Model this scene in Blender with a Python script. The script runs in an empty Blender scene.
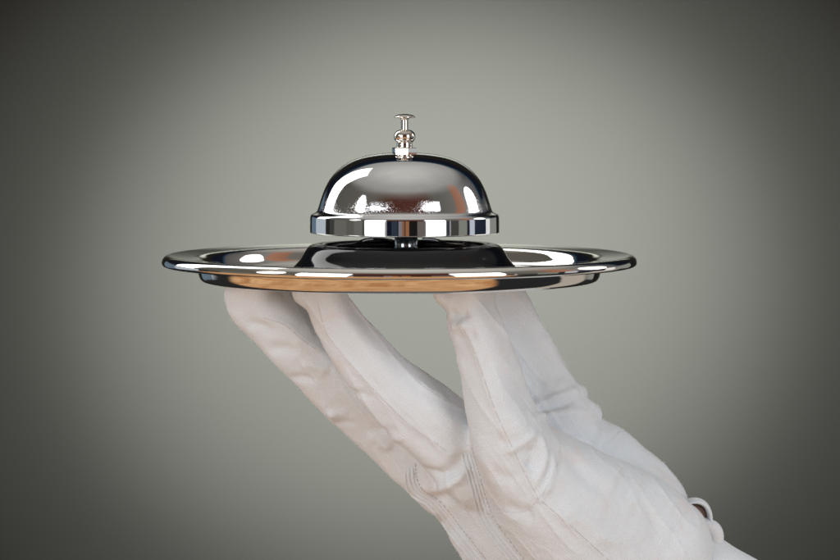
import bpy, math, random
import numpy as np
from mathutils import Vector
from mathutils.bvhtree import BVHTree

# ------------------------------------------------------------------ units
# modelling unit = a third of a millimetre; meshes are written in metres
S = 0.000333
scene = bpy.context.scene
C = scene.collection
R = math.radians
rng = np.random.default_rng(7)
random.seed(7)

D = 2700.0
PITCH = R(3.75)
CAM = np.array([0.0, -D * math.cos(PITCH), D * math.sin(PITCH)])
FWD = np.array([0.0, math.cos(PITCH), -math.sin(PITCH)])
UP = np.array([0.0, math.sin(PITCH), math.cos(PITCH)])
RIGHT = np.array([1.0, 0.0, 0.0])


def ray(px, py):
    d = FWD * D + RIGHT * (px - 420.0) + UP * (280.0 - py)
    return d / np.linalg.norm(d)


def W(px, py, Y):
    d = ray(px, py)
    t = (Y - CAM[1]) / d[1]
    return CAM + d * t


# ------------------------------------------------------------------ helpers
def new_mesh(name, verts, faces, mat=None, parent=None, smooth=True):
    me = bpy.data.meshes.new(name)
    me.from_pydata([tuple(map(float, v)) for v in (np.asarray(verts) * S)], [], [tuple(map(int, f)) for f in faces])
    me.update()
    if smooth:
        me.polygons.foreach_set('use_smooth', [True] * len(me.polygons))
    o = bpy.data.objects.new(name, me)
    C.objects.link(o)
    if mat:
        me.materials.append(mat)
    if parent:
        o.parent = parent
    return o


def empty(name, loc=(0, 0, 0)):
    o = bpy.data.objects.new(name, None)
    o.empty_display_size = 0.01
    o.location = Vector(loc) * S
    C.objects.link(o)
    return o


def catmull1(pts, sub):
    pts = np.asarray(pts, float)
    n = len(pts)
    out = []
    for i in range(n - 1):
        p0 = pts[max(i - 1, 0)]; p1 = pts[i]; p2 = pts[i + 1]; p3 = pts[min(i + 2, n - 1)]
        for k in range(sub):
            t = k / sub
            out.append(0.5 * ((2 * p1) + (-p0 + p2) * t + (2 * p0 - 5 * p1 + 4 * p2 - p3) * t * t
                              + (-p0 + 3 * p1 - 3 * p2 + p3) * t ** 3))
    out.append(pts[-1])
    return np.array(out)


def lathe(name, prof, cx, cy, mat, parent=None, seg=160, sub=0, loc=None):
    """prof: (r, z) list, outside running so that normals face outwards; returns one closed mesh"""
    pr = np.asarray(prof, float)
    if sub:
        pr = catmull1(pr, sub)
        pr[:, 0] = np.maximum(pr[:, 0], 0)
    verts, faces, rings = [], [], []
    for r, z in pr:
        if r < 1e-4:
            rings.append([len(verts)])
            verts.append((cx, cy, z))
        else:
            st = len(verts)
            for k in range(seg):
                a = 2 * math.pi * k / seg
                verts.append((cx + r * math.cos(a), cy + r * math.sin(a), z))
            rings.append(list(range(st, st + seg)))
    for A, B in zip(rings[:-1], rings[1:]):
        for k in range(seg):
            k2 = (k + 1) % seg
            if len(A) == 1 and len(B) == 1:
                continue
            if len(A) == 1:
                faces.append((A[0], B[k2], B[k]))
            elif len(B) == 1:
                faces.append((A[k], A[k2], B[0]))
            else:
                faces.append((A[k], A[k2], B[k2], B[k]))
    v = np.array(verts)
    if parent is not None:
        v = v - np.array(parent.location) / S
    return new_mesh(name, v, faces, mat, parent)


# ------------------------------------------------------------------ node helper
class NT:
    def __init__(self, nt):
        self.nt = nt
        nt.nodes.clear()

    def n(self, t, **kw):
        nd = self.nt.nodes.new(t)
        for k, v in kw.items():
            setattr(nd, k, v)
        return nd

    def put(self, sock, v):
        if hasattr(v, 'is_output') or isinstance(v, bpy.types.NodeSocket):
            self.nt.links.new(v, sock)
        else:
            if isinstance(v, (tuple, list)) and sock.type == 'RGBA' and len(v) == 3:
                v = (*v, 1)
            sock.default_value = v

    def m(self, op, a, b=None, c=None, clamp=False):
        nd = self.n('ShaderNodeMath', operation=op, use_clamp=clamp)
        self.put(nd.inputs[0], a)
        if b is not None: self.put(nd.inputs[1], b)
        if c is not None: self.put(nd.inputs[2], c)
        return nd.outputs[0]

    def mix(self, f, a, b):
        nd = self.n('ShaderNodeMix', data_type='RGBA')
        self.put(nd.inputs[0], f); self.put(nd.inputs[6], a); self.put(nd.inputs[7], b)
        return nd.outputs[2]

    def ss(self, x, lo, hi):
        nd = self.n('ShaderNodeMapRange', interpolation_type='SMOOTHSTEP')
        self.put(nd.inputs[0], x)
        self.put(nd.inputs[1], lo); self.put(nd.inputs[2], hi)
        self.put(nd.inputs[3], 0.0); self.put(nd.inputs[4], 1.0)
        return nd.outputs[0]

    def ramp(self, f, stops, interp='LINEAR'):
        nd = self.n('ShaderNodeValToRGB')
        cr = nd.color_ramp
        cr.interpolation = interp
        while len(cr.elements) > 1:
            cr.elements.remove(cr.elements[-1])
        cr.elements[0].position = stops[0][0]
        cr.elements[0].color = (*stops[0][1], 1)
        for p, c in stops[1:]:
            e = cr.elements.new(p)
            e.color = (*c, 1)
        self.put(nd.inputs[0], f)
        return nd.outputs[0]


def material(name):
    m = bpy.data.materials.new(name)
    m.use_nodes = True
    return m, NT(m.node_tree)


def chrome(name, col, rough, smudge=0.03, scale=40, bump=0.0, specks=False):
    m, t = material(name)
    tc = t.n('ShaderNodeTexCoord')
    no = t.n('ShaderNodeTexNoise'); no.inputs['Scale'].default_value = scale; no.inputs['Detail'].default_value = 5
    t.put(no.inputs['Vector'], tc.outputs['Object'])
    p = t.n('ShaderNodeBsdfPrincipled')
    p.inputs['Metallic'].default_value = 1
    t.put(p.inputs['Base Color'], (*col, 1))
    rr = t.m('MULTIPLY_ADD', t.ss(no.outputs[0], 0.45, 0.75), smudge, rough)
    if specks:
        gr = t.n('ShaderNodeTexNoise'); gr.inputs['Scale'].default_value = 2600; gr.inputs['Detail'].default_value = 2
        t.put(gr.inputs['Vector'], tc.outputs['Object'])
        pt = t.n('ShaderNodeTexNoise'); pt.inputs['Scale'].default_value = 70; pt.inputs['Detail'].default_value = 2
        t.put(pt.inputs['Vector'], tc.outputs['Object'])
        sp = t.n('ShaderNodeSeparateXYZ'); t.put(sp.inputs[0], tc.outputs['Object'])
        low = t.m('SUBTRACT', 1.0, t.ss(sp.outputs[2], 0.0215, 0.0290))
        low = t.m('MULTIPLY', low, t.ss(sp.outputs[2], 0.0203, 0.0212))
        low = t.m('MULTIPLY', low, t.ss(pt.outputs[0], 0.35, 0.62))
        b = t.n('ShaderNodeBump'); b.inputs['Distance'].default_value = 0.00005
        t.put(b.inputs['Strength'], t.m('MULTIPLY_ADD', low, 0.34, 0.004))
        t.put(b.inputs['Height'], t.ss(gr.outputs[0], 0.5, 0.72))
        t.put(p.inputs['Normal'], b.outputs[0])
    elif bump:
        b = t.n('ShaderNodeBump'); b.inputs['Strength'].default_value = 1.0
        b.inputs['Distance'].default_value = bump
        n2 = t.n('ShaderNodeTexNoise'); n2.inputs['Scale'].default_value = 30; n2.inputs['Detail'].default_value = 2
        t.put(n2.inputs['Vector'], tc.outputs['Object'])
        t.put(b.inputs['Height'], n2.outputs[0])
        t.put(p.inputs['Normal'], b.outputs[0])
    t.put(p.inputs['Roughness'], rr)
    o = t.n('ShaderNodeOutputMaterial')
    t.put(o.inputs[0], p.outputs[0])
    return m


M_dome = chrome('bell_chrome', (0.86, 0.86, 0.87), 0.035, 0.05, 120, specks=True)
M_tray = chrome('tray_steel', (0.89, 0.865, 0.82), 0.03, 0.06, 60, bump=0.00003)
M_nickel = chrome('warm_nickel', (0.80, 0.755, 0.69), 0.07, 0.05, 300)
M_post = chrome('post_steel', (0.42, 0.46, 0.48), 0.12, 0.1, 400)

M_black, t = material('black_enamel')
p = t.n('ShaderNodeBsdfPrincipled')
tc = t.n('ShaderNodeTexCoord')
no = t.n('ShaderNodeTexNoise'); no.inputs['Scale'].default_value = 500; t.put(no.inputs['Vector'], tc.outputs['Object'])
t.put(p.inputs['Base Color'], (0.006, 0.006, 0.007, 1))
t.put(p.inputs['Roughness'], t.m('MULTIPLY_ADD', no.outputs[0], 0.04, 0.05))
p.inputs['Specular IOR Level'].default_value = 0.45
t.put(t.n('ShaderNodeOutputMaterial').inputs[0], p.outputs[0])

# ------------------------------------------------------------------ tray
TX, BX = -20.5, -15.3
tray_prof = [  # from the centre of the floor outwards, round the lip and back underneath
    (0, 3.5), (60, 3.5), (120, 3.5), (168, 3.5), (182, 3.7), (189, 4.7), (193.3, 7.2), (195.8, 11.0), (197.4, 15.6),
    (199.4, 20.0), (201.6, 22.4), (204.6, 23.4), (210, 23.9), (216, 24.4), (222, 24.9), (227, 25.4), (230.5, 25.6), (233.4, 24.6), (235.6, 22.4),
    (236.7, 19.4), (236.4, 16.9), (234.8, 15.4), (232.2, 15.4), (229.5, 17.0), (225, 18.6), (218, 19.4), (210, 18.8),
    (205.2, 17.6), (202.8, 15.4), (201.6, 12.0), (200.7, 8.0), (199.8, 4.4), (198.2, 1.5), (195.6, 0.0), (190, -0.4), (174, -0.4), (120, -0.4), (60, -0.4), (0, -0.4)]
tray_prof = tray_prof[::-1]
tray = lathe('serving_tray', tray_prof, TX, 0, M_tray, seg=256, sub=4)
tray['label'] = 'round polished silver serving tray balanced on the gloved fingertips'
tray['category'] = 'tray'

# ------------------------------------------------------------------ bell
bell = empty('service_bell', (BX, 0, 3.6))
bell['label'] = 'chrome reception call bell with black base standing on the round tray'
bell['category'] = 'bell'
# base: flared black pressed metal with a hollow top
base_prof = [(0, 3.6), (100, 3.6), (118.5, 3.7), (120.0, 4.5), (119.4, 5.9), (116.8, 8.2), (112.6, 12.2), (108, 16.8), (104, 21.5),
             (100.5, 27.5), (97.5, 32), (94.5, 34.8), (91, 36.0), (87, 36.1), (83.5, 35.2), (81.5, 33), (80.5, 29.5),
             (76, 28.3), (50, 28.0), (20, 28.0), (0, 28.0)]
base = lathe('bell_base', base_prof, BX, 0, M_black, bell, seg=192, sub=4)
post = lathe('striker_post', [(0, 28), (15, 28), (15, 30.5), (11.8, 31.2), (11.6, 34), (11.6, 60), (6, 60.6), (0, 60.6)], BX + 1.5, 0, M_post, bell, seg=64)
# lever arms seen in the slot under the dome
def lever(pts, w, h, name):
    pts = catmull1(pts, 6)
    v, f = [], []
    for i, q in enumerate(pts):
        tng = pts[min(i + 1, len(pts) - 1)] - pts[max(i - 1, 0)]
        tng /= np.linalg.norm(tng)
        sd = np.cross(tng, (0, 0, 1.0)); sd /= np.linalg.norm(sd)
        up = np.cross(sd, tng)
        for a, b in ((-1, -1), (1, -1), (1, 1), (-1, 1)):
            v.append(q + sd * w * a + up * h * b)
    n = len(pts)
    for i in range(n - 1):
        for k in range(4):
            k2 = (k + 1) % 4
            f.append((i * 4 + k, i * 4 + k2, i * 4 + 4 + k2, i * 4 + 4 + k))
    f.append((3, 2, 1, 0)); f.append(tuple((n - 1) * 4 + k for k in range(4)))
    v = np.array(v) - np.array(bell.location) / S
    o = new_mesh(name, v, f, M_black, bell, smooth=False)
    bv = o.modifiers.new('bevel', 'BEVEL'); bv.width = 0.6 * S; bv.segments = 2
    return o
lever([(BX - 66, -42, 36.5), (BX - 50, -44, 38.0), (BX - 38, -42, 42.5), (BX - 26, -36, 43), (BX - 14, -22, 41)], 3.2, 1.3, 'hammer_arm')
lever([(BX + 18, -38, 43), (BX + 30, -42, 42.5), (BX + 42, -44, 38.5), (BX + 58, -44, 37)], 3.2, 1.3, 'hammer_arm')

dome_prof = [(0, 127.6), (8, 127.5), (20, 126.9), (32, 125.4), (44, 122.6), (54, 118.6), (63, 113.0), (70, 106.6),
             (75.5, 99.5), (79.5, 92), (82.5, 84.5), (84.8, 77.5), (86.6, 71.6), (88.0, 68.6), (90.4, 67.0), (92.8, 65.9), (94.0, 64.2),
             (94.4, 62), (94.55, 55), (94.6, 49), (94.3, 47.6), (93.2, 47.3), (92.2, 48.2), (92.1, 55), (91.8, 62), (90, 64.2), (86.4, 66.4),
             (84.0, 71), (80, 84), (77, 91.5), (73, 98.5), (67.5, 105), (60.5, 111), (52, 116), (42, 120), (30, 122.7), (18, 124.2), (0, 125)]
dome_prof = dome_prof[::-1]
dome = lathe('bell_dome', dome_prof, BX, 0, M_dome, bell, seg=256, sub=5)

# finial
fin = lathe('push_button', [(0, 166.0), (4, 165.8), (8, 164.8), (10.2, 163.2), (10.4, 162.3), (9.6, 161.8), (6, 161.4), (4.2, 160.6),
                            (3.9, 158), (3.9, 148)][::-1], BX, 0, M_nickel, bell, seg=64, sub=3)
knob = lathe('collar', [(3.9, 150.2), (6.5, 149.8), (9, 148), (10.5, 145), (10.7, 142.8), (10, 140), (8.4, 138.2), (7.6, 137.2),
                        (7.6, 131.5), (0, 131.4)][::-1], BX, 0, M_nickel, bell, seg=64, sub=3)
def prism(name, n, r, z0, z1, bev, mat, parent, rot=0.0):
    v, f = [], []
    prof = [(r - bev, z0), (r, z0 + bev), (r, z1 - bev), (r - bev, z1)]
    for rr, z in prof:
        for k in range(n):
            a = 2 * math.pi * k / n + rot
            v.append((BX + rr * math.cos(a), rr * math.sin(a), z))
    for i in range(3):
        for k in range(n):
            k2 = (k + 1) % n
            f.append((i * n + k, i * n + k2, (i + 1) * n + k2, (i + 1) * n + k))
    f.append(tuple(range(n))[::-1]); f.append(tuple(3 * n + k for k in range(n)))
    return new_mesh(name, np.array(v) - np.array(parent.location) / S, f, mat, parent, smooth=False)
prism('hex_nut', 6, 13.0, 126.9, 132.4, 0.8, M_nickel, bell, rot=R(45))
prism('nut_reflection', 14, 9.6, 124.4, 126.9, 0.9, M_nickel, bell)  # toothed ring modelled from the nut's mirror image in the dome, not a part

# ------------------------------------------------------------------ glove : signed distance field
LO = np.array([-215.0, -170.0, -470.0])
HI = np.array([420.0, 215.0, 10.0])
H = 2.6
NX, NY, NZ = (np.ceil((HI - LO) / H).astype(int) + 1)
gx = (LO[0] + H * np.arange(NX)).astype(np.float32)
gy = (LO[1] + H * np.arange(NY)).astype(np.float32)
gz = (LO[2] + H * np.arange(NZ)).astype(np.float32)


def smin(a, b, k):
    h = np.clip(0.5 + 0.5 * (b - a) / k, 0, 1)
    return b * (1 - h) + a * h - k * h * (1 - h)


def samples(ctrl, sub=5):
    """ctrl rows: px, py, Y, ra, rb, ang  (ang = turn of the wide axis about the bone)"""
    c = catmull1(ctrl, sub)
    P = np.array([W(r[0], r[1], r[2]) for r in c])
    T = np.gradient(P, axis=0)
    T /= np.linalg.norm(T, axis=1, keepdims=True)
    view = np.array([0.0, 1.0, 0.0])
    V = view - T * (T @ view)[:, None]
    V /= np.linalg.norm(V, axis=1, keepdims=True)
    U = np.cross(V, T)                      # lies in the picture plane, across the bone
    a = np.radians(c[:, 5])[:, None]
    U2 = U * np.cos(a) + V * np.sin(a)
    V2 = -U * np.sin(a) + V * np.cos(a)
    L = np.concatenate([[0], np.cumsum(np.linalg.norm(np.diff(P, axis=0), axis=1))])
    return dict(P=P, T=T, U=U2, V=V2, ra=c[:, 3], rb=c[:, 4], L=L)


def nearest(sm, Q):
    """Q (...,3) -> local a, b, c and radii"""
    shp = Q.shape[:-1]
    Q = Q.reshape(-1, 3).astype(np.float32)
    best = np.full(len(Q), 1e20, np.float32)
    bi = np.zeros(len(Q), np.int32); bt = np.zeros(len(Q), np.float32)
    P = sm['P'].astype(np.float32)
    for i in range(len(P) - 1):
        e = P[i + 1] - P[i]
        w = Q - P[i]
        t = np.clip((w @ e) / (e @ e), 0, 1)
        d = w - t[:, None] * e
        d2 = np.einsum('ij,ij->i', d, d)
        k = d2 < best
        best[k] = d2[k]; bi[k] = i; bt[k] = t[k]
    t = bt[:, None]
    lerp = lambda A: A[bi] * (1 - t) + A[bi + 1] * t
    Pn = lerp(sm['P']); Un = lerp(sm['U']); Vn = lerp(sm['V']); Tn = lerp(sm['T'])
    ra = sm['ra'][bi] * (1 - bt) + sm['ra'][bi + 1] * bt
    rb = sm['rb'][bi] * (1 - bt) + sm['rb'][bi + 1] * bt
    ll = sm['L'][bi] * (1 - bt) + sm['L'][bi + 1] * bt
    q = Q - Pn
    a = np.einsum('ij,ij->i', q, Un); b = np.einsum('ij,ij->i', q, Vn); c = np.einsum('ij,ij->i', q, Tn)
    end = ((bi == 0) & (bt <= 0)) | ((bi == len(P) - 2) & (bt >= 1))
    c = np.where(end, c, 0)
    return [x.reshape(shp) for x in (a, b, c, ra, rb, ll)]


def tube_sdf(sm, Q, p=2.3):
    a, b, c, ra, rb, _ = nearest(sm, Q)
    rc = np.minimum(ra, rb)
    A = np.abs(a / ra); B = np.abs(b / rb); Cc = np.abs(c / rc)
    k = (A ** p + B ** p + Cc ** p) ** (1 / p) + 1e-6
    g = np.sqrt((A ** (p - 1) / ra) ** 2 + (B ** (p - 1) / rb) ** 2 + (Cc ** (p - 1) / rc) ** 2) / k ** (p - 1)
    g = np.maximum(g, 1e-3)
    d = (k - 1) / g
    return np.where(k < 0.4, -0.6 * rc, d)


F = np.full((NX, NY, NZ), 60.0, np.float32)


def add_tube(sm, k, p=2.3, pad=40):
    r = max(sm['ra'].max(), sm['rb'].max()) + pad
    lo = np.maximum(np.floor((sm['P'].min(0) - r - LO) / H).astype(int), 0)
    hi = np.minimum(np.ceil((sm['P'].max(0) + r - LO) / H).astype(int) + 1, (NX, NY, NZ))
    X, Y, Z = np.meshgrid(gx[lo[0]:hi[0]], gy[lo[1]:hi[1]], gz[lo[2]:hi[2]], indexing='ij')
    d = tube_sdf(sm, np.stack([X, Y, Z], -1), p)
    sl = tuple(slice(a, b) for a, b in zip(lo, hi))
    F[sl] = smin(F[sl], d.astype(np.float32), k)


#            px   py    Y   ra  rb ang
chains = {
 'middle': [(254, 297, 2, 26, 25, 30), (260, 308, 3, 27, 26, 30), (283, 326, 4, 29, 28, 30), (308, 350, 8, 30.5, 30, 30), (337, 377, 14, 33, 31, 30), (372, 406, 22, 36, 33, 30), (410, 440, 32, 38, 35, 20), (446, 474, 40, 38, 36, 0)],
 'index':  [(308, 302, 92, 24, 25, 0), (335, 341, 96, 27, 27, 0), (378, 388, 100, 30, 30, 0), (425, 428, 100, 33, 33, 0), (470, 460, 95, 36, 36, 0)],
 'ring':   [(324, 293, -60, 19, 20, 22), (331, 309, -60, 20, 21, 22), (341, 326, -58, 22, 23, 22), (355, 345, -55, 25, 26, 22), (380, 377, -50, 28, 28, 22), (406, 402, -44, 32, 31, 22), (440, 431, -34, 35, 33, 12), (470, 462, -20, 38, 38, 0)],
 'pinky':  [(471, 289, -90, 20, 22, 38), (472, 308, -90, 21, 22, 38), (475, 324, -91, 24, 24, 38), (481, 340, -92, 23.5, 24, 38), (486, 357, -92, 24, 25, 38), (491, 376, -91, 26, 27, 38), (497, 400, -89, 28.5, 29, 35), (506, 427, -84, 33, 33, 20), (522, 463, -68, 38, 40, 0), (535, 485, -55, 34, 36, 0)],
 'thumb':  [(496, 292, 34, 28, 27, 0), (508, 318, 34, 30, 29, 0), (518, 342, 36, 31.5, 30, 0), (527, 364, 38, 33, 31, 0), (538, 392, 40, 37, 36, 0), (554, 430, 36, 44, 46, 0)],
 'ring_nose': [(299, 292, -60, 7, 12, 0), (303, 298, -60, 7, 13, 0), (318, 300, -60, 12, 16, 0), (334, 312, -60, 16, 18, 0)],
 'pinky_nose': [(440, 292, -90, 7, 12, 0), (444, 298, -90, 8, 13, 0), (456, 300, -90, 12, 16, 0), (470, 308, -90, 16, 18, 0)],
}
palm = [(473, 452, 20, 68, 44, 52), (498, 484, 16, 93, 54, 50), (533, 516, 12, 112, 66, 46), (573, 547, 8, 118, 72, 40),
        (608, 560, 6, 108, 70, 34), (636, 578, 4, 98, 66, 28)]
thenar = [(560, 440, 60, 36, 36, 0), (600, 466, 62, 44, 42, 0), (640, 505, 50, 46, 44, 0), (656, 530, 40, 38, 40, 0)]
hypo = [(512, 446, -52, 34, 38, 0), (540, 480, -56, 42, 42, 0), (575, 520, -50, 48, 44, 0), (612, 566, -34, 52, 44, 0)]
SM = {}
for nm in ('palm', 'thenar', 'hypo'):
    SM[nm] = samples(dict(palm=palm, thenar=thenar, hypo=hypo)[nm])
for nm, c in chains.items():
    SM[nm] = samples(c)
add_tube(SM['palm'], 1.0, 2.1)
add_tube(SM['thenar'], 26, 2.0)
add_tube(SM['hypo'], 30, 2.0)
add_tube(samples([(514, 446, -76, 32, 34, 0), (526, 468, -66, 37, 39, 0), (548, 500, -52, 40, 42, 0), (585, 540, -30, 40, 42, 0)]), 34, 2.0)
for nm in ('middle', 'index', 'ring', 'pinky', 'thumb', 'ring_nose', 'pinky_nose'):
    add_tube(SM[nm], {'pinky': 9, 'thumb': 8, 'ring': 9}.get(nm, 7), {'thumb': 2.3, 'index': 2.3, 'ring_nose': 2, 'pinky_nose': 2}.get(nm, 3.0), pad=25)
add_tube(samples([(536, 406, 0, 5, 5, 0), (556, 401, 8, 6, 6, 0), (570, 396, 22, 7, 7, 0), (579, 393, 38, 7, 7, 0)]), 5, 2.0, pad=15)
add_tube(samples([(540, 418, -4, 5, 5, 0), (562, 414, 4, 7, 7, 0), (582, 411, 22, 8, 8, 0), (594, 413, 40, 8, 8, 0)]), 8, 2.0, pad=15)
add_tube(samples([(333, 414, -2, 4, 4, 0), (339, 416, 14, 4.5, 4.5, 0), (342, 416, 30, 4, 4, 0)]), 6, 2.0, pad=15)
# finger pads pressed flat against the underside of the tray
Zg = gz[None, None, :]
PL = Zg + 0.6
F = -smin(-F, np.broadcast_to(-PL, F.shape), 5.0)


def surface_nets(F, lo, h):
    s = F < 0
    c = np.zeros(tuple(n - 1 for n in F.shape), np.int8)
    for i in (0, 1):
        for j in (0, 1):
            for k in (0, 1):
                c += s[i:s.shape[0] - 1 + i, j:s.shape[1] - 1 + j, k:s.shape[2] - 1 + k]
    act = (c > 0) & (c < 8)
    idx = np.argwhere(act)
    ids = np.full(act.shape, -1, np.int64)
    ids[act] = np.arange(len(idx))
    corners = [(i, j, k) for i in (0, 1) for j in (0, 1) for k in (0, 1)]
    val = {o: F[idx[:, 0] + o[0], idx[:, 1] + o[1], idx[:, 2] + o[2]] for o in corners}
    acc = np.zeros((len(idx), 3)); cnt = np.zeros(len(idx))
    for o in corners:
        for ax in range(3):
            if o[ax] == 0:
                o2 = tuple(v + (1 if q == ax else 0) for q, v in enumerate(o))
                a, b = val[o], val[o2]
                mk = (a < 0) != (b < 0)
                tt = np.where(mk, a / np.where(mk, a - b, 1), 0)
                pt = np.tile(np.array(o, float), (len(idx), 1))
                pt[:, ax] += tt
                acc += pt * mk[:, None]; cnt += mk
    verts = lo + h * (idx + acc / cnt[:, None])
    quads = []
    for ax in range(3):
        sl0 = [slice(None)] * 3; sl1 = [slice(None)] * 3
        sl0[ax] = slice(0, -1); sl1[ax] = slice(1, None)
        ch = s[tuple(sl0)] != s[tuple(sl1)]
        e = np.argwhere(ch)
        o1, o2 = [(1, 2), (2, 0), (0, 1)][ax]
        ok = (e[:, o1] > 0) & (e[:, o2] > 0) & (e[:, o1] < F.shape[o1] - 1) & (e[:, o2] < F.shape[o2] - 1)
        e = e[ok]
        def g(d1, d2):
            q = e.copy(); q[:, o1] -= d1; q[:, o2] -= d2
            return ids[q[:, 0], q[:, 1], q[:, 2]]
        q = np.stack([g(1, 1), g(0, 1), g(0, 0), g(1, 0)], 1)
        inside = s[e[:, 0], e[:, 1], e[:, 2]]
        q[~inside] = q[~inside][:, ::-1]
        quads.append(q)
    return verts, np.concatenate(quads)


# close the solid at the grid border so that the mesh has no open edge
F[0], F[-1], F[:, 0], F[:, -1], F[:, :, 0], F[:, :, -1] = 5, 5, 5, 5, 5, 5
gv, gf = surface_nets(F, LO, H)
del F


def relax(v, f, it, lam=0.5):
    e = np.concatenate([f[:, [0, 1]], f[:, [1, 2]], f[:, [2, 3]], f[:, [3, 0]]])
    for _ in range(it):
        acc = np.zeros_like(v); n = np.zeros(len(v))
        for a, b in ((0, 1), (1, 0)):
            for ax in range(3):
                acc[:, ax] += np.bincount(e[:, a], v[e[:, b], ax], len(v))
            n += np.bincount(e[:, a], minlength=len(v))
        v = v + lam * (acc / np.maximum(n, 1)[:, None] - v)
    return v


gv = relax(gv, gf, 3)
tmp = new_mesh('tmp', gv, gf)
sb = tmp.modifiers.new('s', 'SUBSURF'); sb.levels = 1; sb.render_levels = 1
dg = bpy.context.evaluated_depsgraph_get()
me2 = tmp.evaluated_get(dg).to_mesh()
nv = len(me2.vertices); nf = len(me2.polygons)
co = np.empty(nv * 3, np.float32); me2.vertices.foreach_get('co', co)
V = co.reshape(-1, 3).astype(float) / S
li = np.empty(nf * 4, np.int32); me2.polygons.foreach_get('vertices', li)
Q4 = li.reshape(-1, 4)
tmp.evaluated_get(dg).to_mesh_clear()
tm = tmp.data
bpy.data.objects.remove(tmp); bpy.data.meshes.remove(tm)


def vnormals(v, f):
    n = np.cross(v[f[:, 2]] - v[f[:, 0]], v[f[:, 3]] - v[f[:, 1]])
    out = np.zeros_like(v)
    for k in range(4):
        for ax in range(3):
            out[:, ax] += np.bincount(f[:, k], n[:, ax], len(v))
    return out / (np.linalg.norm(out, axis=1, keepdims=True) + 1e-9)


def vnoise(p, seed=0):
    i = np.floor(p).astype(np.int64); f = p - i
    f = f * f * (3 - 2 * f)
    def hsh(x, y, z):
        h = (x * 374761393 + y * 668265263 + z * 2147483647 + seed * 144269) & 0xffffffff
        h = ((h ^ (h >> 13)) * 1274126177) & 0xffffffff
        return ((h ^ (h >> 16)) & 0xffff) / 65535.0 * 2 - 1
    r = 0
    for a in (0, 1):
        for b in (0, 1):
            for c in (0, 1):
                w = (f[:, 0] if a else 1 - f[:, 0]) * (f[:, 1] if b else 1 - f[:, 1]) * (f[:, 2] if c else 1 - f[:, 2])
                r = r + w * hsh(i[:, 0] + a, i[:, 1] + b, i[:, 2] + c)
    return r


def bvh_of(v, f):
    return BVHTree.FromPolygons([tuple(x) for x in v.tolist()], f.tolist())


def project(path, bvh, step=1.5):
    pts = catmull1(path, 8)
    out = []
    for px, py in pts:
        hit = bvh.ray_cast(Vector(CAM), Vector(ray(px, py)))
        if hit[0] is not None:
            out.append(np.array(hit[0]))
    out = np.array(out)
    # resample
    seg = np.linalg.norm(np.diff(out, axis=0), axis=1)
    keep = np.concatenate([[True], seg > 1e-6])
    out = out[keep]
    L = np.concatenate([[0], np.cumsum(np.linalg.norm(np.diff(out, axis=0), axis=1))])
    n = max(int(L[-1] / step), 3)
    s = np.linspace(0, L[-1], n)
    return np.stack([np.interp(s, L, out[:, k]) for k in range(3)], 1)


def stroke(V, N, path3, w, h, taper=True):
    """raise (or sink) the cloth along a path lying on it"""
    lo = path3.min(0) - 3 * w; hi = path3.max(0) + 3 * w
    sel = np.where(((V > lo) & (V < hi)).all(1) & (N[:, 1] < 0.35))[0]
    if len(sel) == 0:
        return
    Q = V[sel]
    best = np.full(len(Q), 1e9); bi = np.zeros(len(Q), int)
    for i, q in enumerate(path3):
        d = ((Q - q) ** 2).sum(1)
        k = d < best
        best[k] = d[k]; bi[k] = i
    tt = bi / max(len(path3) - 1, 1)
    tp = np.clip(np.minimum(tt, 1 - tt) * 5, 0, 1) if taper else 1.0
    V[sel] += N[sel] * (h * tp * np.exp(-best / (w * w)))[:, None]


N = vnormals(V, Q4)
bv = bvh_of(V, Q4)
# ---- large soft undulations of the loose cloth
nz = vnoise(V / 34.0 + 3.1, 1) * 1.5 + vnoise(V / 17.0, 2) * 0.6
dirn = np.stack([V[:, 0] * 0.8 + V[:, 2] * 0.6, V[:, 1] * 0.5, V[:, 0] * 0.25 - V[:, 2] * 0.3], 1)
ridg = 1 - np.abs(vnoise(np.stack([dirn[:, 0] / 15, dirn[:, 1] / 26, dirn[:, 2] / 26], 1), 5))
nz += (ridg ** 4) * 1.3
r2 = 1 - np.abs(vnoise(np.stack([dirn[:, 0] / 6.5 + 7, dirn[:, 1] / 16, dirn[:, 2] / 14], 1), 15))
nz += (r2 ** 8) * 0.5 * np.clip(vnoise(V / 45.0, 21) * 2 + 0.3, 0, 1)
fade = np.clip(-V[:, 2] / 14, 0.1, 1)
V += N * (nz * fade)[:, None]

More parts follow.
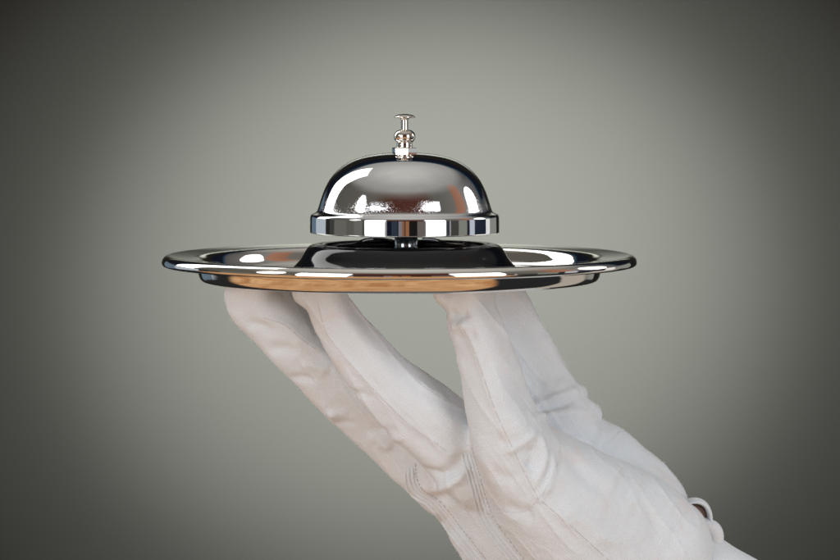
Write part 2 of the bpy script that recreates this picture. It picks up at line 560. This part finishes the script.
# ---- folds (picture polylines dropped on to the cloth)
folds = [
    # cloth bunched between middle and ring finger
    ([(416, 474), (421, 483), (431, 489), (444, 487), (456, 480), (465, 469), (470, 454)], 5.5, 5.0),
    ([(424, 468), (436, 475), (449, 472), (459, 461), (465, 450)], 7, -6.0),
    ([(420, 497), (434, 499), (450, 494)], 8, -3.0),
    # base of the little finger
    ([(538, 430), (526, 441), (512, 449), (500, 455)], 4.5, 2.6),
    ([(537, 433), (544, 447), (545, 462), (538, 478), (534, 490)], 5, 4.0),
    ([(530, 446), (533, 458), (529, 470)], 5.5, -3.0),
    ([(550, 448), (553, 466), (547, 486), (540, 500)], 5, 3.6),
    ([(543, 438), (549, 455), (549, 474), (542, 492)], 3.6, -3.0),
    ([(560, 446), (574, 464), (592, 482), (612, 498)], 9, -3.0),
    ([(558, 504), (586, 524), (612, 548)], 9, 3.0),
    # fold where the thumb meets the palm
    ([(530, 414), (546, 409), (562, 405), (577, 398)], 4.0, -5.0),
    ([(528, 420), (548, 414), (570, 412), (596, 414)], 6, 3.4),
    ([(545, 400), (562, 395), (578, 390)], 4.5, 3.2),
    # little finger tip
    ([(450, 313), (460, 317), (470, 312)], 4, -3.0),
    ([(450, 325), (460, 327), (470, 322)], 4.5, 3.0),
    ([(455, 336), (466, 338), (478, 333)], 4.5, -1.8),
    # ring finger
    ([(352, 392), (364, 394), (374, 400)], 5, -2.4),
    ([(372, 424), (386, 429), (402, 428)], 5, -1.8),
    ([(380, 436), (394, 438), (408, 436)], 5, 2.2),
    ([(416, 380), (430, 392), (446, 398)], 5, 2.2),
    # middle finger
    ([(245, 323), (262, 326), (276, 334)], 5, -2.4),
    ([(268, 350), (284, 348), (300, 352)], 6, -2.6),
    ([(290, 379), (304, 378), (318, 382)], 5, -2.2),
    ([(300, 364), (316, 366), (330, 372)], 6, 2.2),
    ([(328, 415), (338, 413), (350, 414)], 5, 1.0),
    ([(334, 424), (346, 422), (358, 425)], 4.5, -1.4),
    ([(366, 436), (378, 440), (392, 450)], 6, 2.4),
    # thumb
    ([(512, 340), (530, 334), (548, 332)], 7, -1.8),
    ([(540, 388), (556, 384), (572, 386)], 6, 2.0),
    ([(580, 420), (602, 436), (628, 462)], 10, 2.4),
    ([(490, 470), (506, 478), (520, 480)], 7, -2.0),
    ([(505, 505), (520, 512), (534, 512)], 7, -2.4),
    ([(640, 500), (652, 520), (660, 545)], 9, -2.6),
]
for path, w, h in folds:
    stroke(V, N, project(path, bv), w, h)
N = vnormals(V, Q4)

seams = {
    'ring_low': [(318, 301), (326, 331), (345, 357), (371, 386), (397, 413), (417, 430), (437, 444), (449, 453)],
    'ring_high': [(352, 303), (377, 336), (403, 368), (429, 391), (465, 411)],
    'middle': [(262, 317), (285, 325), (300, 338), (316, 349)],
    'pinky': [(461, 323), (474, 349), (486, 383), (497, 414), (508, 438), (516, 455), (527, 477), (539, 499)],
    'edge': [(541, 500), (558, 515), (580, 534), (604, 556), (616, 568)],
}
bv = bvh_of(V, Q4)
seam3 = {k: project(p, bv) for k, p in seams.items()}
for k, p3 in seam3.items():
    stroke(V, N, p3, 3.6, 1.5, taper=False)
    stroke(V, N, p3, 1.3, -1.5, taper=False)

# pin tucks on the back of the glove : three raised cords side by side
rib_a = [(415, 462), (416, 478), (423, 491), (437, 500), (449, 513), (460, 528), (474, 545), (490, 566)]
rib_b = [(471, 446), (474, 458), (479, 475), (486, 500), (494, 519), (506, 537), (524, 560), (532, 570)]
def off(path, dx, dy):
    return [(x + dx, y + dy) for x, y in path]
tucks = {}
for nm, rp in (('a', rib_a), ('b', rib_b)):
    for q, o in enumerate((2.8, 6.8, 10.8)):
        pth = off(rp, -o * 0.93, o * 0.42)
        tucks[nm + str(q)] = project(pth, bv)
for k, p3 in tucks.items():
    stroke(V, N, p3, 3.2, 0.8)
N = vnormals(V, Q4)
# fine creasing and puckers
V += N * ((vnoise(V / 6.5, 9) * 0.22 + vnoise(V / 3.4, 11) * 0.12) * fade)[:, None]
V[:, 2] = np.minimum(V[:, 2], -0.5)

# ---- knit coordinates: nearest bone decides the direction of the knit
def norm_d(sm):
    a, b, c, ra, rb, ll = nearest(sm, V)
    k = np.sqrt((a / ra) ** 2 + (b / rb) ** 2 + (c / np.minimum(ra, rb)) ** 2)
    return k, np.arctan2(b / rb, a / ra) * (ra + rb) * 0.5, ll + c
best = np.full(len(V), 1e9); KU = np.zeros(len(V)); KV = np.zeros(len(V))
for q, nm in enumerate(('palm', 'middle', 'index', 'ring', 'pinky', 'thumb')):
    k, u, w = norm_d(SM[nm])
    if nm == 'palm':
        # flat layout for the hand itself so the knit columns stay straight
        ax = SM['palm']
        dirp = ax['P'][-1] - ax['P'][0]; dirp /= np.linalg.norm(dirp)
        um = np.cross(dirp, np.array([0, 1.0, 0])); um /= np.linalg.norm(um)
        u = V @ um + 0.35 * V[:, 1]; w = V @ dirp
        k = k * 0.92
    m_ = k < best
    best[m_] = k[m_]; KU[m_] = u[m_] + 37 * q; KV[m_] = w[m_]

hand = empty('gloved_hand', W(560, 520, 0))
hand['label'] = 'right hand in a white cotton glove reaching up under the tray with spread fingers'
hand['category'] = 'hand'
HO = np.array(hand.location) / S

# ---- materials of the glove
def cotton(name, knit=True):
    m, t = material(name)
    tc = t.n('ShaderNodeTexCoord')
    p = t.n('ShaderNodeBsdfPrincipled')
    n1 = t.n('ShaderNodeTexNoise'); n1.inputs['Scale'].default_value = 62; n1.inputs['Detail'].default_value = 3
    n1.inputs['Roughness'].default_value = 0.6
    t.put(n1.inputs['Vector'], tc.outputs['Object'])
    n2 = t.n('ShaderNodeTexNoise'); n2.inputs['Scale'].default_value = 2600; n2.inputs['Detail'].default_value = 3
    t.put(n2.inputs['Vector'], tc.outputs['Object'])
    # warm skin glimmering through where the thin cotton is stretched
    skin = t.m('MULTIPLY', t.ss(n1.outputs[0], 0.53, 0.70), 0.45)
    col = t.mix(skin, (0.80, 0.86, 0.91, 1), (0.82, 0.755, 0.725, 1))
    h = n2.outputs[0]
    if knit:
        at = t.n('ShaderNodeAttribute', attribute_name='knit')
        sp = t.n('ShaderNodeSeparateXYZ'); t.put(sp.inputs[0], at.outputs['Vector'])
        wob = t.n('ShaderNodeTexNoise'); wob.inputs['Scale'].default_value = 900; wob.inputs['Detail'].default_value = 2
        t.put(wob.inputs['Vector'], tc.outputs['Object'])
        u = t.m('MULTIPLY_ADD', wob.outputs[0], 2.6, sp.outputs[0])
        v = t.m('MULTIPLY_ADD', wob.outputs[0], -2.4, sp.outputs[1])
        cols = t.m('SINE', t.m('MULTIPLY', u, 2 * math.pi / 2.1))
        rows = t.m('SINE', t.m('ADD', t.m('MULTIPLY', v, 2 * math.pi / 2.0), t.m('MULTIPLY', cols, 1.2)))
        kn = t.m('MULTIPLY_ADD', rows, 0.5, t.m('MULTIPLY', cols, 0.5))
        kn = t.m('MULTIPLY', kn, t.m('MULTIPLY_ADD', n2.outputs[0], 1.0, 0.35))
        h = t.m('MULTIPLY_ADD', kn, 0.5, t.m('MULTIPLY', n2.outputs[0], 0.9))
        gap = t.m('SUBTRACT', 1.0, t.ss(kn, -0.7, 0.15))
        col = t.mix(t.m('MULTIPLY', gap, 0.27), col, (0.56, 0.55, 0.57, 1))
    else:
        sp = t.n('ShaderNodeSeparateXYZ'); t.put(sp.inputs[0], tc.outputs['Object'])
        u = t.m('MULTIPLY', t.m('MULTIPLY_ADD', sp.outputs[0], 0.63, t.m('MULTIPLY', sp.outputs[2], 0.78)), 2 * math.pi / (2.4 * S))
        wob = t.n('ShaderNodeTexNoise'); wob.inputs['Scale'].default_value = 900
        t.put(wob.inputs['Vector'], tc.outputs['Object'])
        kn = t.m('SINE', t.m('MULTIPLY_ADD', wob.outputs[0], 5.0, u))
        h = t.m('MULTIPLY_ADD', kn, 0.4, n2.outputs[0])
        col = t.mix(t.m('MULTIPLY', t.m('SUBTRACT', 1.0, t.ss(kn, -0.8, 0.0)), 0.2), col, (0.56, 0.55, 0.57, 1))
    b = t.n('ShaderNodeBump'); b.inputs['Strength'].default_value = 0.5; b.inputs['Distance'].default_value = 0.00016
    t.put(b.inputs['Height'], h)
    t.put(p.inputs['Normal'], b.outputs[0])
    t.put(p.inputs['Base Color'], col)
    p.inputs['Roughness'].default_value = 0.95
    p.inputs['Specular IOR Level'].default_value = 0.15
    p.inputs['Sheen Weight'].default_value = 0.5
    p.inputs['Sheen Roughness'].default_value = 0.4
    p.inputs['Subsurface Weight'].default_value = 0.3
    p.inputs['Subsurface Radius'].default_value = (1.0, 0.88, 0.84)
    p.inputs['Subsurface Scale'].default_value = 0.0022
    t.put(t.n('ShaderNodeOutputMaterial').inputs[0], p.outputs[0])
    return m

M_cotton = cotton('white_cotton')
M_cuff = cotton('cuff_cotton', False)
def plain(name, col, rough=0.8):
    m, t = material(name)
    p = t.n('ShaderNodeBsdfPrincipled')
    tc = t.n('ShaderNodeTexCoord')
    n1 = t.n('ShaderNodeTexNoise'); n1.inputs['Scale'].default_value = 700
    t.put(n1.inputs['Vector'], tc.outputs['Object'])
    t.put(p.inputs['Base Color'], t.mix(n1.outputs[0], tuple(c * 0.8 for c in col) + (1,), tuple(min(c * 1.2, 1) for c in col) + (1,)))
    p.inputs['Roughness'].default_value = rough
    t.put(t.n('ShaderNodeOutputMaterial').inputs[0], p.outputs[0])
    return m
M_thread = plain('grey_thread', (0.50, 0.48, 0.49))
M_seam = plain('seam_thread', (0.63, 0.60, 0.60))
M_skin = plain('skin', (0.40, 0.25, 0.19), 0.6)
M_fuzz = plain('cotton_fuzz', (0.86, 0.84, 0.84), 0.9)

glove = new_mesh('glove', V - HO, Q4, M_cotton, hand)
at = glove.data.attributes.new('knit', 'FLOAT_VECTOR', 'POINT')
at.data.foreach_set('vector', np.stack([KU, KV, np.zeros(len(V))], 1).astype(np.float32).ravel())

N = vnormals(V, Q4)
bv = bvh_of(V, Q4)


def tube_mesh(paths, r, name, mat, parent, ns=6, origin=HO):
    v, f = [], []
    for P in paths:
        P = np.asarray(P)
        st = len(v)
        T = np.gradient(P, axis=0); T /= np.linalg.norm(T, axis=1, keepdims=True) + 1e-9
        for q, tt in zip(P, T):
            a = np.cross(tt, (0.13, 0.9, 0.4)); a /= np.linalg.norm(a) + 1e-9
            b = np.cross(tt, a)
            for k in range(ns):
                an = 2 * math.pi * k / ns
                v.append(q + r * (a * math.cos(an) + b * math.sin(an)))
        n = len(P)
        for i in range(n - 1):
            for k in range(ns):
                k2 = (k + 1) % ns
                f.append((st + i * ns + k, st + i * ns + k2, st + (i + 1) * ns + k2, st + (i + 1) * ns + k))
        f.append(tuple(st + k for k in range(ns))[::-1])
        f.append(tuple(st + (n - 1) * ns + k for k in range(ns)))
    return new_mesh(name, np.array(v) - origin, f, mat, parent)


def on_surface(p3, lift):
    out = []
    for q in p3:
        loc, nrm, _, _ = bv.find_nearest(Vector(q))
        out.append(np.array(loc) + np.array(nrm) * lift)
    out = np.array(out)
    for _ in range(2):
        out[1:-1] = (out[:-2] + 2 * out[1:-1] + out[2:]) / 4
    return out

for k, p3 in seam3.items():
    P = on_surface(p3, 0.0)
    runs = []
    i = 1
    while i < len(P) - 3:
        L = random.choice((6, 9, 14, 20))
        runs.append(P[i:i + L]); i += L + random.choice((0, 1))
    runs = [q for q in runs if len(q) > 2]
    tube_mesh(runs, 0.30, 'seam', M_seam, glove)
for rp in (rib_a, rib_b):
    P = on_surface(project(off(rp, 0.6, -0.3), bv, 0.8), 0.15)
    runs = []
    i = 3
    while i < len(P) - 5:
        L = random.choice((3, 4, 5, 6))
        runs.append(P[i:i + L])
        i += L + random.choice((1, 1, 2))
    tube_mesh(runs, 0.42, 'stitching', M_thread, glove)

for k, p3 in tucks.items():
    P = on_surface(p3, -0.05)
    for e in range(6):
        P[e] = P[e] + np.array([0.3, 1.0, 0.1]) * (6 - e) * 0.35
    tube_mesh([P], 1.4, 'piping', M_cotton, glove, ns=12)

# ---- fuzz: short loose cotton fibres standing off the cloth
nh = 42000
pick = rng.integers(0, len(V), nh)
base_p = V[pick]; nn = N[pick]
ok = (base_p[:, 2] < -3)
base_p, nn = base_p[ok], nn[ok]
n = len(base_p)
tang = rng.normal(size=(n, 3)); tang -= nn * (tang * nn).sum(1)[:, None]
tang /= np.linalg.norm(tang, axis=1, keepdims=True)
ln = rng.gamma(3.0, 0.45, n)[:, None]
w = 0.075
p0 = base_p - nn * 0.2
p1 = base_p + nn * ln * 0.45 + tang * ln * 0.45
p2 = base_p + nn * ln * 0.55 + tang * ln * 1.1 + rng.normal(size=(n, 3)) * 0.3
sd = np.cross(tang, nn) * w
fv = np.stack([p0 - sd, p0 + sd, p1 + sd, p1 - sd, p2], 1).reshape(-1, 3)
ff = []
for i in range(n):
    s_ = i * 5
    ff.append((s_, s_ + 1, s_ + 2, s_ + 3)); ff.append((s_ + 3, s_ + 2, s_ + 4))
fz = new_mesh('fuzz', fv - HO, ff, M_fuzz, glove)
fz['kind'] = 'stuff'

# ------------------------------------------------------------------ cuff beyond the wrist and the loop of the closing
def shell_tube(ctrl, name, mat, parent, seg=72, wav=1.5, origin=HO):
    sm = samples(ctrl, 8)
    v, f = [], []
    n = len(sm['P'])
    for i in range(n):
        for k in range(seg):
            a = 2 * math.pi * k / seg
            q = sm['P'][i] + sm['U'][i] * sm['ra'][i] * math.cos(a) + sm['V'][i] * sm['rb'][i] * math.sin(a)
            q = q + (sm['U'][i] * math.cos(a) + sm['V'][i] * math.sin(a)) * wav * math.sin(5 * a + i * 0.22) * math.sin(i * 0.31 + a)
            v.append(q)
    for i in range(n - 1):
        for k in range(seg):
            k2 = (k + 1) % seg
            f.append((i * seg + k2, i * seg + k, (i + 1) * seg + k, (i + 1) * seg + k2))
    o = new_mesh(name, np.array(v) - origin, f, mat, parent)
    so = o.modifiers.new('cloth', 'SOLIDIFY'); so.thickness = 2.2 * S; so.offset = -1
    return o

shell_tube([(650, 590, 4, 75, 60, 0), (668, 604, 4, 82, 64, 0), (700, 629, 4, 88, 68, 0), (740, 661, 4, 94, 72, 0), (796, 705, 4, 100, 76, 0)],
           'cuff', M_cuff, glove)
shell_tube([(640, 580, 4, 40, 34, 20), (700, 632, 4, 50, 40, 20), (760, 684, 4, 56, 46, 18), (812, 726, 4, 58, 48, 16)], 'wrist', M_skin, hand)
# rolled edge: a soft loop of cloth standing off the wrist, and the bunch below it
def fat_tube(ctrl, name, mat, parent, ns=24, flat=1.0, closed=False):
    c = catmull1(ctrl, 8)
    P = np.array([W(r[0], r[1], r[2]) for r in c]); rr = c[:, 3]; wd = c[:, 4]
    T = np.gradient(P, axis=0); T /= np.linalg.norm(T, axis=1, keepdims=True)
    v, f = [], []
    for i in range(len(P)):
        y = np.array([0, 1.0, 0]); y = y - T[i] * (T[i] @ y); y /= np.linalg.norm(y)
        x = np.cross(T[i], y)
        for k in range(ns):
            a = 2 * math.pi * k / ns
            v.append(P[i] + x * rr[i] * math.cos(a) + y * wd[i] * math.sin(a))
    n = len(P)
    for i in range(n - 1):
        for k in range(ns):
            k2 = (k + 1) % ns
            f.append((i * ns + k, i * ns + k2, (i + 1) * ns + k2, (i + 1) * ns + k))
    f.append(tuple(range(ns))[::-1]); f.append(tuple((n - 1) * ns + k for k in range(ns)))
    return new_mesh(name, np.array(v) - HO, f, mat, parent)
fat_tube([(684, 506, 4, 2.3, 12), (690, 501.5, 4, 2.5, 13), (698, 501, 4, 2.6, 14), (705, 504.5, 4, 2.7, 13), (709, 512, 4, 2.6, 13), (709.5, 521, 4, 2.8, 12), (706, 530, 4, 2.8, 11)],
         'rolled_edge', M_cuff, glove)
fat_tube([(700, 522, 0, 5, 12), (707, 525, 0, 7, 15), (713, 530, 0, 8.6, 16), (715, 537, 0, 8.8, 16), (713, 546, 0, 8, 15), (708, 554, 0, 5, 12)], 'gathered_edge', M_cuff, glove)
fat_tube([(690, 506, 10, 3, 6), (697, 512, 10, 8, 8), (702, 522, 10, 8, 8), (704, 532, 10, 4, 6)], 'wrist_skin', M_skin, hand)

# ------------------------------------------------------------------ backdrop
bd_y = 1.35
m, t = material('backdrop_paper')
p = t.n('ShaderNodeBsdfPrincipled')
tc = t.n('ShaderNodeTexCoord')
n1 = t.n('ShaderNodeTexNoise'); n1.inputs['Scale'].default_value = 1.6; n1.inputs['Detail'].default_value = 3
t.put(n1.inputs['Vector'], tc.outputs['Object'])
t.put(p.inputs['Base Color'], t.mix(n1.outputs[0], (0.0226, 0.0234, 0.0214, 1), (0.0262, 0.0270, 0.0248, 1)))
p.inputs['Roughness'].default_value = 1.0
p.inputs['Specular IOR Level'].default_value = 0.0
t.put(t.n('ShaderNodeOutputMaterial').inputs[0], p.outputs[0])
prof = [(-0.2, -0.75), (0.9, -0.75)] + [(1.35 - 0.45 + 0.45 * math.sin(a), -0.30 - 0.45 * math.cos(a)) for a in np.linspace(0.05, math.pi / 2, 16)] + [(1.35, 0.3), (1.35, 0.9)]
prof = [(y, z) for y, z in prof if y > 0.7]
bvv, bff = [], []
for y, z in prof:
    for x in (-0.68, 0.68):
        bvv.append((x / S, y / S, z / S))
for i in range(len(prof) - 1):
    bff.append((2 * i, 2 * i + 1, 2 * i + 3, 2 * i + 2))
bd = new_mesh('backdrop', bvv, bff, m)
bd['kind'] = 'structure'

# ------------------------------------------------------------------ lamps
def aim(o, frm, to):
    o.location = frm
    o.rotation_euler = (Vector(to) - Vector(frm)).to_track_quat('-Z', 'Y').to_euler()

def area(name, az, el, dist, daz, de, rad, col):
    a, e = R(az), R(el)
    pos = Vector((math.sin(a) * math.cos(e), -math.cos(a) * math.cos(e), math.sin(e))) * dist
    L = bpy.data.lights.new(name, 'AREA')
    L.shape = 'ELLIPSE' if abs(az) in (64, 108) else 'RECTANGLE'
    L.size = 2 * dist * math.tan(R(daz) / 2); L.size_y = 2 * dist * math.tan(R(de) / 2)
    L.energy = rad * math.pi * L.size * L.size_y * (0.785 if L.shape == 'ELLIPSE' else 1.0)
    L.color = col
    o = bpy.data.objects.new(name, L); C.objects.link(o)
    aim(o, pos, (0, 0, 0.01))
    return o
area('softbox', -123, 34, 1.0, 21, 50, 3.2, (1.0, 0.99, 0.98))
area('softbox', -64, 22, 1.3, 14, 24, 3.6, (1.0, 0.99, 0.97))
area('window_light', -36, 9, 1.8, 25, 42, 3.8, (0.92, 0.96, 1.0))
area('window_light', 38, 10, 1.8, 25, 43, 3.6, (0.97, 0.98, 1.0))
area('softbox', 108, 19, 1.1, 20, 24, 2.6, (1.0, 0.98, 0.96))

def spot(pos, to, energy, ang, blend):
    L = bpy.data.lights.new('backdrop_spot', 'SPOT')
    L.energy = energy; L.spot_size = R(ang); L.spot_blend = blend; L.shadow_soft_size = 0.04
    L.color = (1.0, 1.0, 0.96)
    o = bpy.data.objects.new('backdrop_spot', L); C.objects.link(o)
    aim(o, pos, to)
    return o
sp1 = spot((0.05, -0.10, 0.80), (0.010, 1.35, -0.085), 1400, 17.2, 1.0)
sp1.scale = (1.35, 1.0, 1.0)
sp3 = spot((0.05, -0.10, 0.80), (0.010, 1.35, -0.085), 580, 25.2, 1.0)
sp3.scale = (1.4, 1.0, 1.0)
rim_spot = spot((0.0, 0.10, 0.95), (0.0, 1.35, 0.335), 2300, 8.6, 0.9)  # added spot high on the backdrop, so the tray rim mirrors a bright field
rim_spot.scale = (4.5, 1.0, 1.0)

# ------------------------------------------------------------------ world: the dim studio room that the metal mirrors
w_ = bpy.data.worlds.new('World'); scene.world = w_; w_.use_nodes = True
t = NT(w_.node_tree)
tc = t.n('ShaderNodeTexCoord')
sp = t.n('ShaderNodeSeparateXYZ'); t.put(sp.inputs[0], tc.outputs['Generated'])
x, y, z = sp.outputs
az = t.m('DEGREES', t.m('ARCTAN2', x, t.m('MULTIPLY', y, -1.0)))
el = t.m('DEGREES', t.m('ARCSINE', z))
def A(dx): return 2 * math.degrees(math.asin(max(-1, min(1, dx / 94.5))))
def P01(a): return (a + 180) / 360
bands = [(-94.5, (.02, .03, .05)), (-93, (.12, .17, .22)), (-88, (.45, .5, .55)), (-78, (.02, .02, .02)), (-74, (.05, .05, .045)), (-70, (.14, .135, .12)), (-58, (.11, .105, .09)), (-50, (.15, .145, .13)), (-42, (.06, .06, .055)),
         (-39, (.30, .3, .3)), (-18, (.008, .01, .02)), (-13, (.03, .04, .06)), (-8, (.01, .012, .02)), (-6.2, (.22, .2, .22)), (-3, (.25, .11, .06)), (-.5, (.05, .04, .04)), (1, (.30, .13, .06)), (4, (.012, .01, .01)),
         (12, (.14, .12, .11)), (20, (.3, .3, .3)), (41, (.04, .04, .045)), (44, (.4, .4, .42)), (45.5, (.06, .055, .05)), (53, (.22, .23, .19)), (61, (.02, .02, .03)), (64, (.5, .54, .6)), (68.5, (.015, .02, .035)),
         (80.3, (.8, .8, .8)), (84.4, (.25, .25, .23)), (91, (.01, .01, .012))]
lowc = t.ramp(t.m('DIVIDE', t.m('ADD', az, 180.0), 360.0), [(P01(A(d)), c) for d, c in bands], 'CONSTANT')
nz = t.n('ShaderNodeTexNoise'); nz.inputs['Scale'].default_value = 3.0; nz.inputs['Detail'].default_value = 3
t.put(nz.inputs['Vector'], tc.outputs['Generated'])
midc = t.ramp(t.m('DIVIDE', t.m('ADD', az, 180.0), 360.0), [
    (P01(-150), (.03, .03, .035)), (P01(-100), (.10, .095, .08)), (P01(-50), (.12, .11, .095)), (P01(-28), (.08, .045, .03)), (P01(-15), (.075, .024, .016)), (P01(32), (.075, .024, .016)),
    (P01(45), (.11, .105, .09)), (P01(76), (.16, .15, .135)), (P01(79), (.30, .14, .09)), (P01(92), (.36, .18, .12)), (P01(95), (.22, .21, .20)), (P01(150), (.03, .03, .035))])
ceil = t.mix(t.ss(el, 40.0, 85.0), (.34, .33, .31, 1), (.62, .60, .56, 1))
ceil = t.mix(t.m('MULTIPLY', nz.outputs[0], 0.35), ceil, (.17, .165, .155, 1))
wood_n = t.n('ShaderNodeTexNoise'); wood_n.inputs['Scale'].default_value = 5.0; wood_n.inputs['Detail'].default_value = 4
mp = t.n('ShaderNodeMapping'); mp.inputs['Scale'].default_value = (1, 1, 9)
t.put(mp.inputs[0], tc.outputs['Generated']); t.put(wood_n.inputs['Vector'], mp.outputs[0])
wood = t.mix(t.ss(wood_n.outputs[0], 0.35, 0.65), (.43, .205, .085, 1), (.68, .41, .21, 1))
wfac = t.m('MULTIPLY', t.ss(az, -118.0, -108.0), t.m('SUBTRACT', 1.0, t.ss(az, 56.0, 62.0)))
lower = t.mix(wfac, (.02, .02, .022, 1), wood)
pale = t.m('MULTIPLY', t.ss(az, 106.0, 110.0), t.m('SUBTRACT', 1.0, t.ss(az, 132.0, 138.0)))
lower = t.mix(pale, lower, (.42, .38, .33, 1))
lower = t.mix(t.ss(el, -72.0, -62.0), (.11, .118, .13, 1), lower)
col = t.mix(t.ss(el, -14.0, -11.0), lower, lowc)
col = t.mix(t.ss(el, 7.0, 9.0), col, midc)
col = t.mix(t.ss(el, 34.0, 48.0), col, ceil)
# behind the paper backdrop the room is unlit
ang = t.m('DEGREES', t.m('ARCCOSINE', y))
hi_el = t.ss(el, 8.0, 12.0)
thr = t.m('MULTIPLY_ADD', hi_el, 36.0, 10.0)
dif = t.m('SUBTRACT', ang, thr)
col = t.mix(t.ss(dif, 3.0, 6.0), (.03, .06, .09, 1), col)
col = t.mix(t.ss(dif, 0.0, 4.0), (.006, .008, .014, 1), col)
bg = t.n('ShaderNodeBackground'); t.put(bg.inputs[0], col); bg.inputs[1].default_value = 1.0
t.put(t.n('ShaderNodeOutputWorld').inputs[0], bg.outputs[0])

# ------------------------------------------------------------------ camera
cd = bpy.data.cameras.new('camera')
cam = bpy.data.objects.new('camera', cd); C.objects.link(cam)
cam.location = Vector(CAM) * S
cam.rotation_euler = (math.pi / 2 - PITCH, 0, 0)
cd.sensor_width = 36
cd.lens = 36 * D / 840.0
cd.clip_start = 0.01; cd.clip_end = 50
cd.dof.use_dof = True
cd.dof.focus_distance = (D - 50) * S
cd.dof.aperture_fstop = 22
scene.camera = cam

scene.render.resolution_x = 1024; scene.render.resolution_y = 683
scene.view_settings.view_transform = 'Standard'
scene.view_settings.look = 'None'
scene.view_settings.exposure = 0
scene.view_settings.gamma = 1
scene.cycles.max_bounces = 8
scene.cycles.use_denoising = True
scene.cycles.sample_clamp_indirect = 6
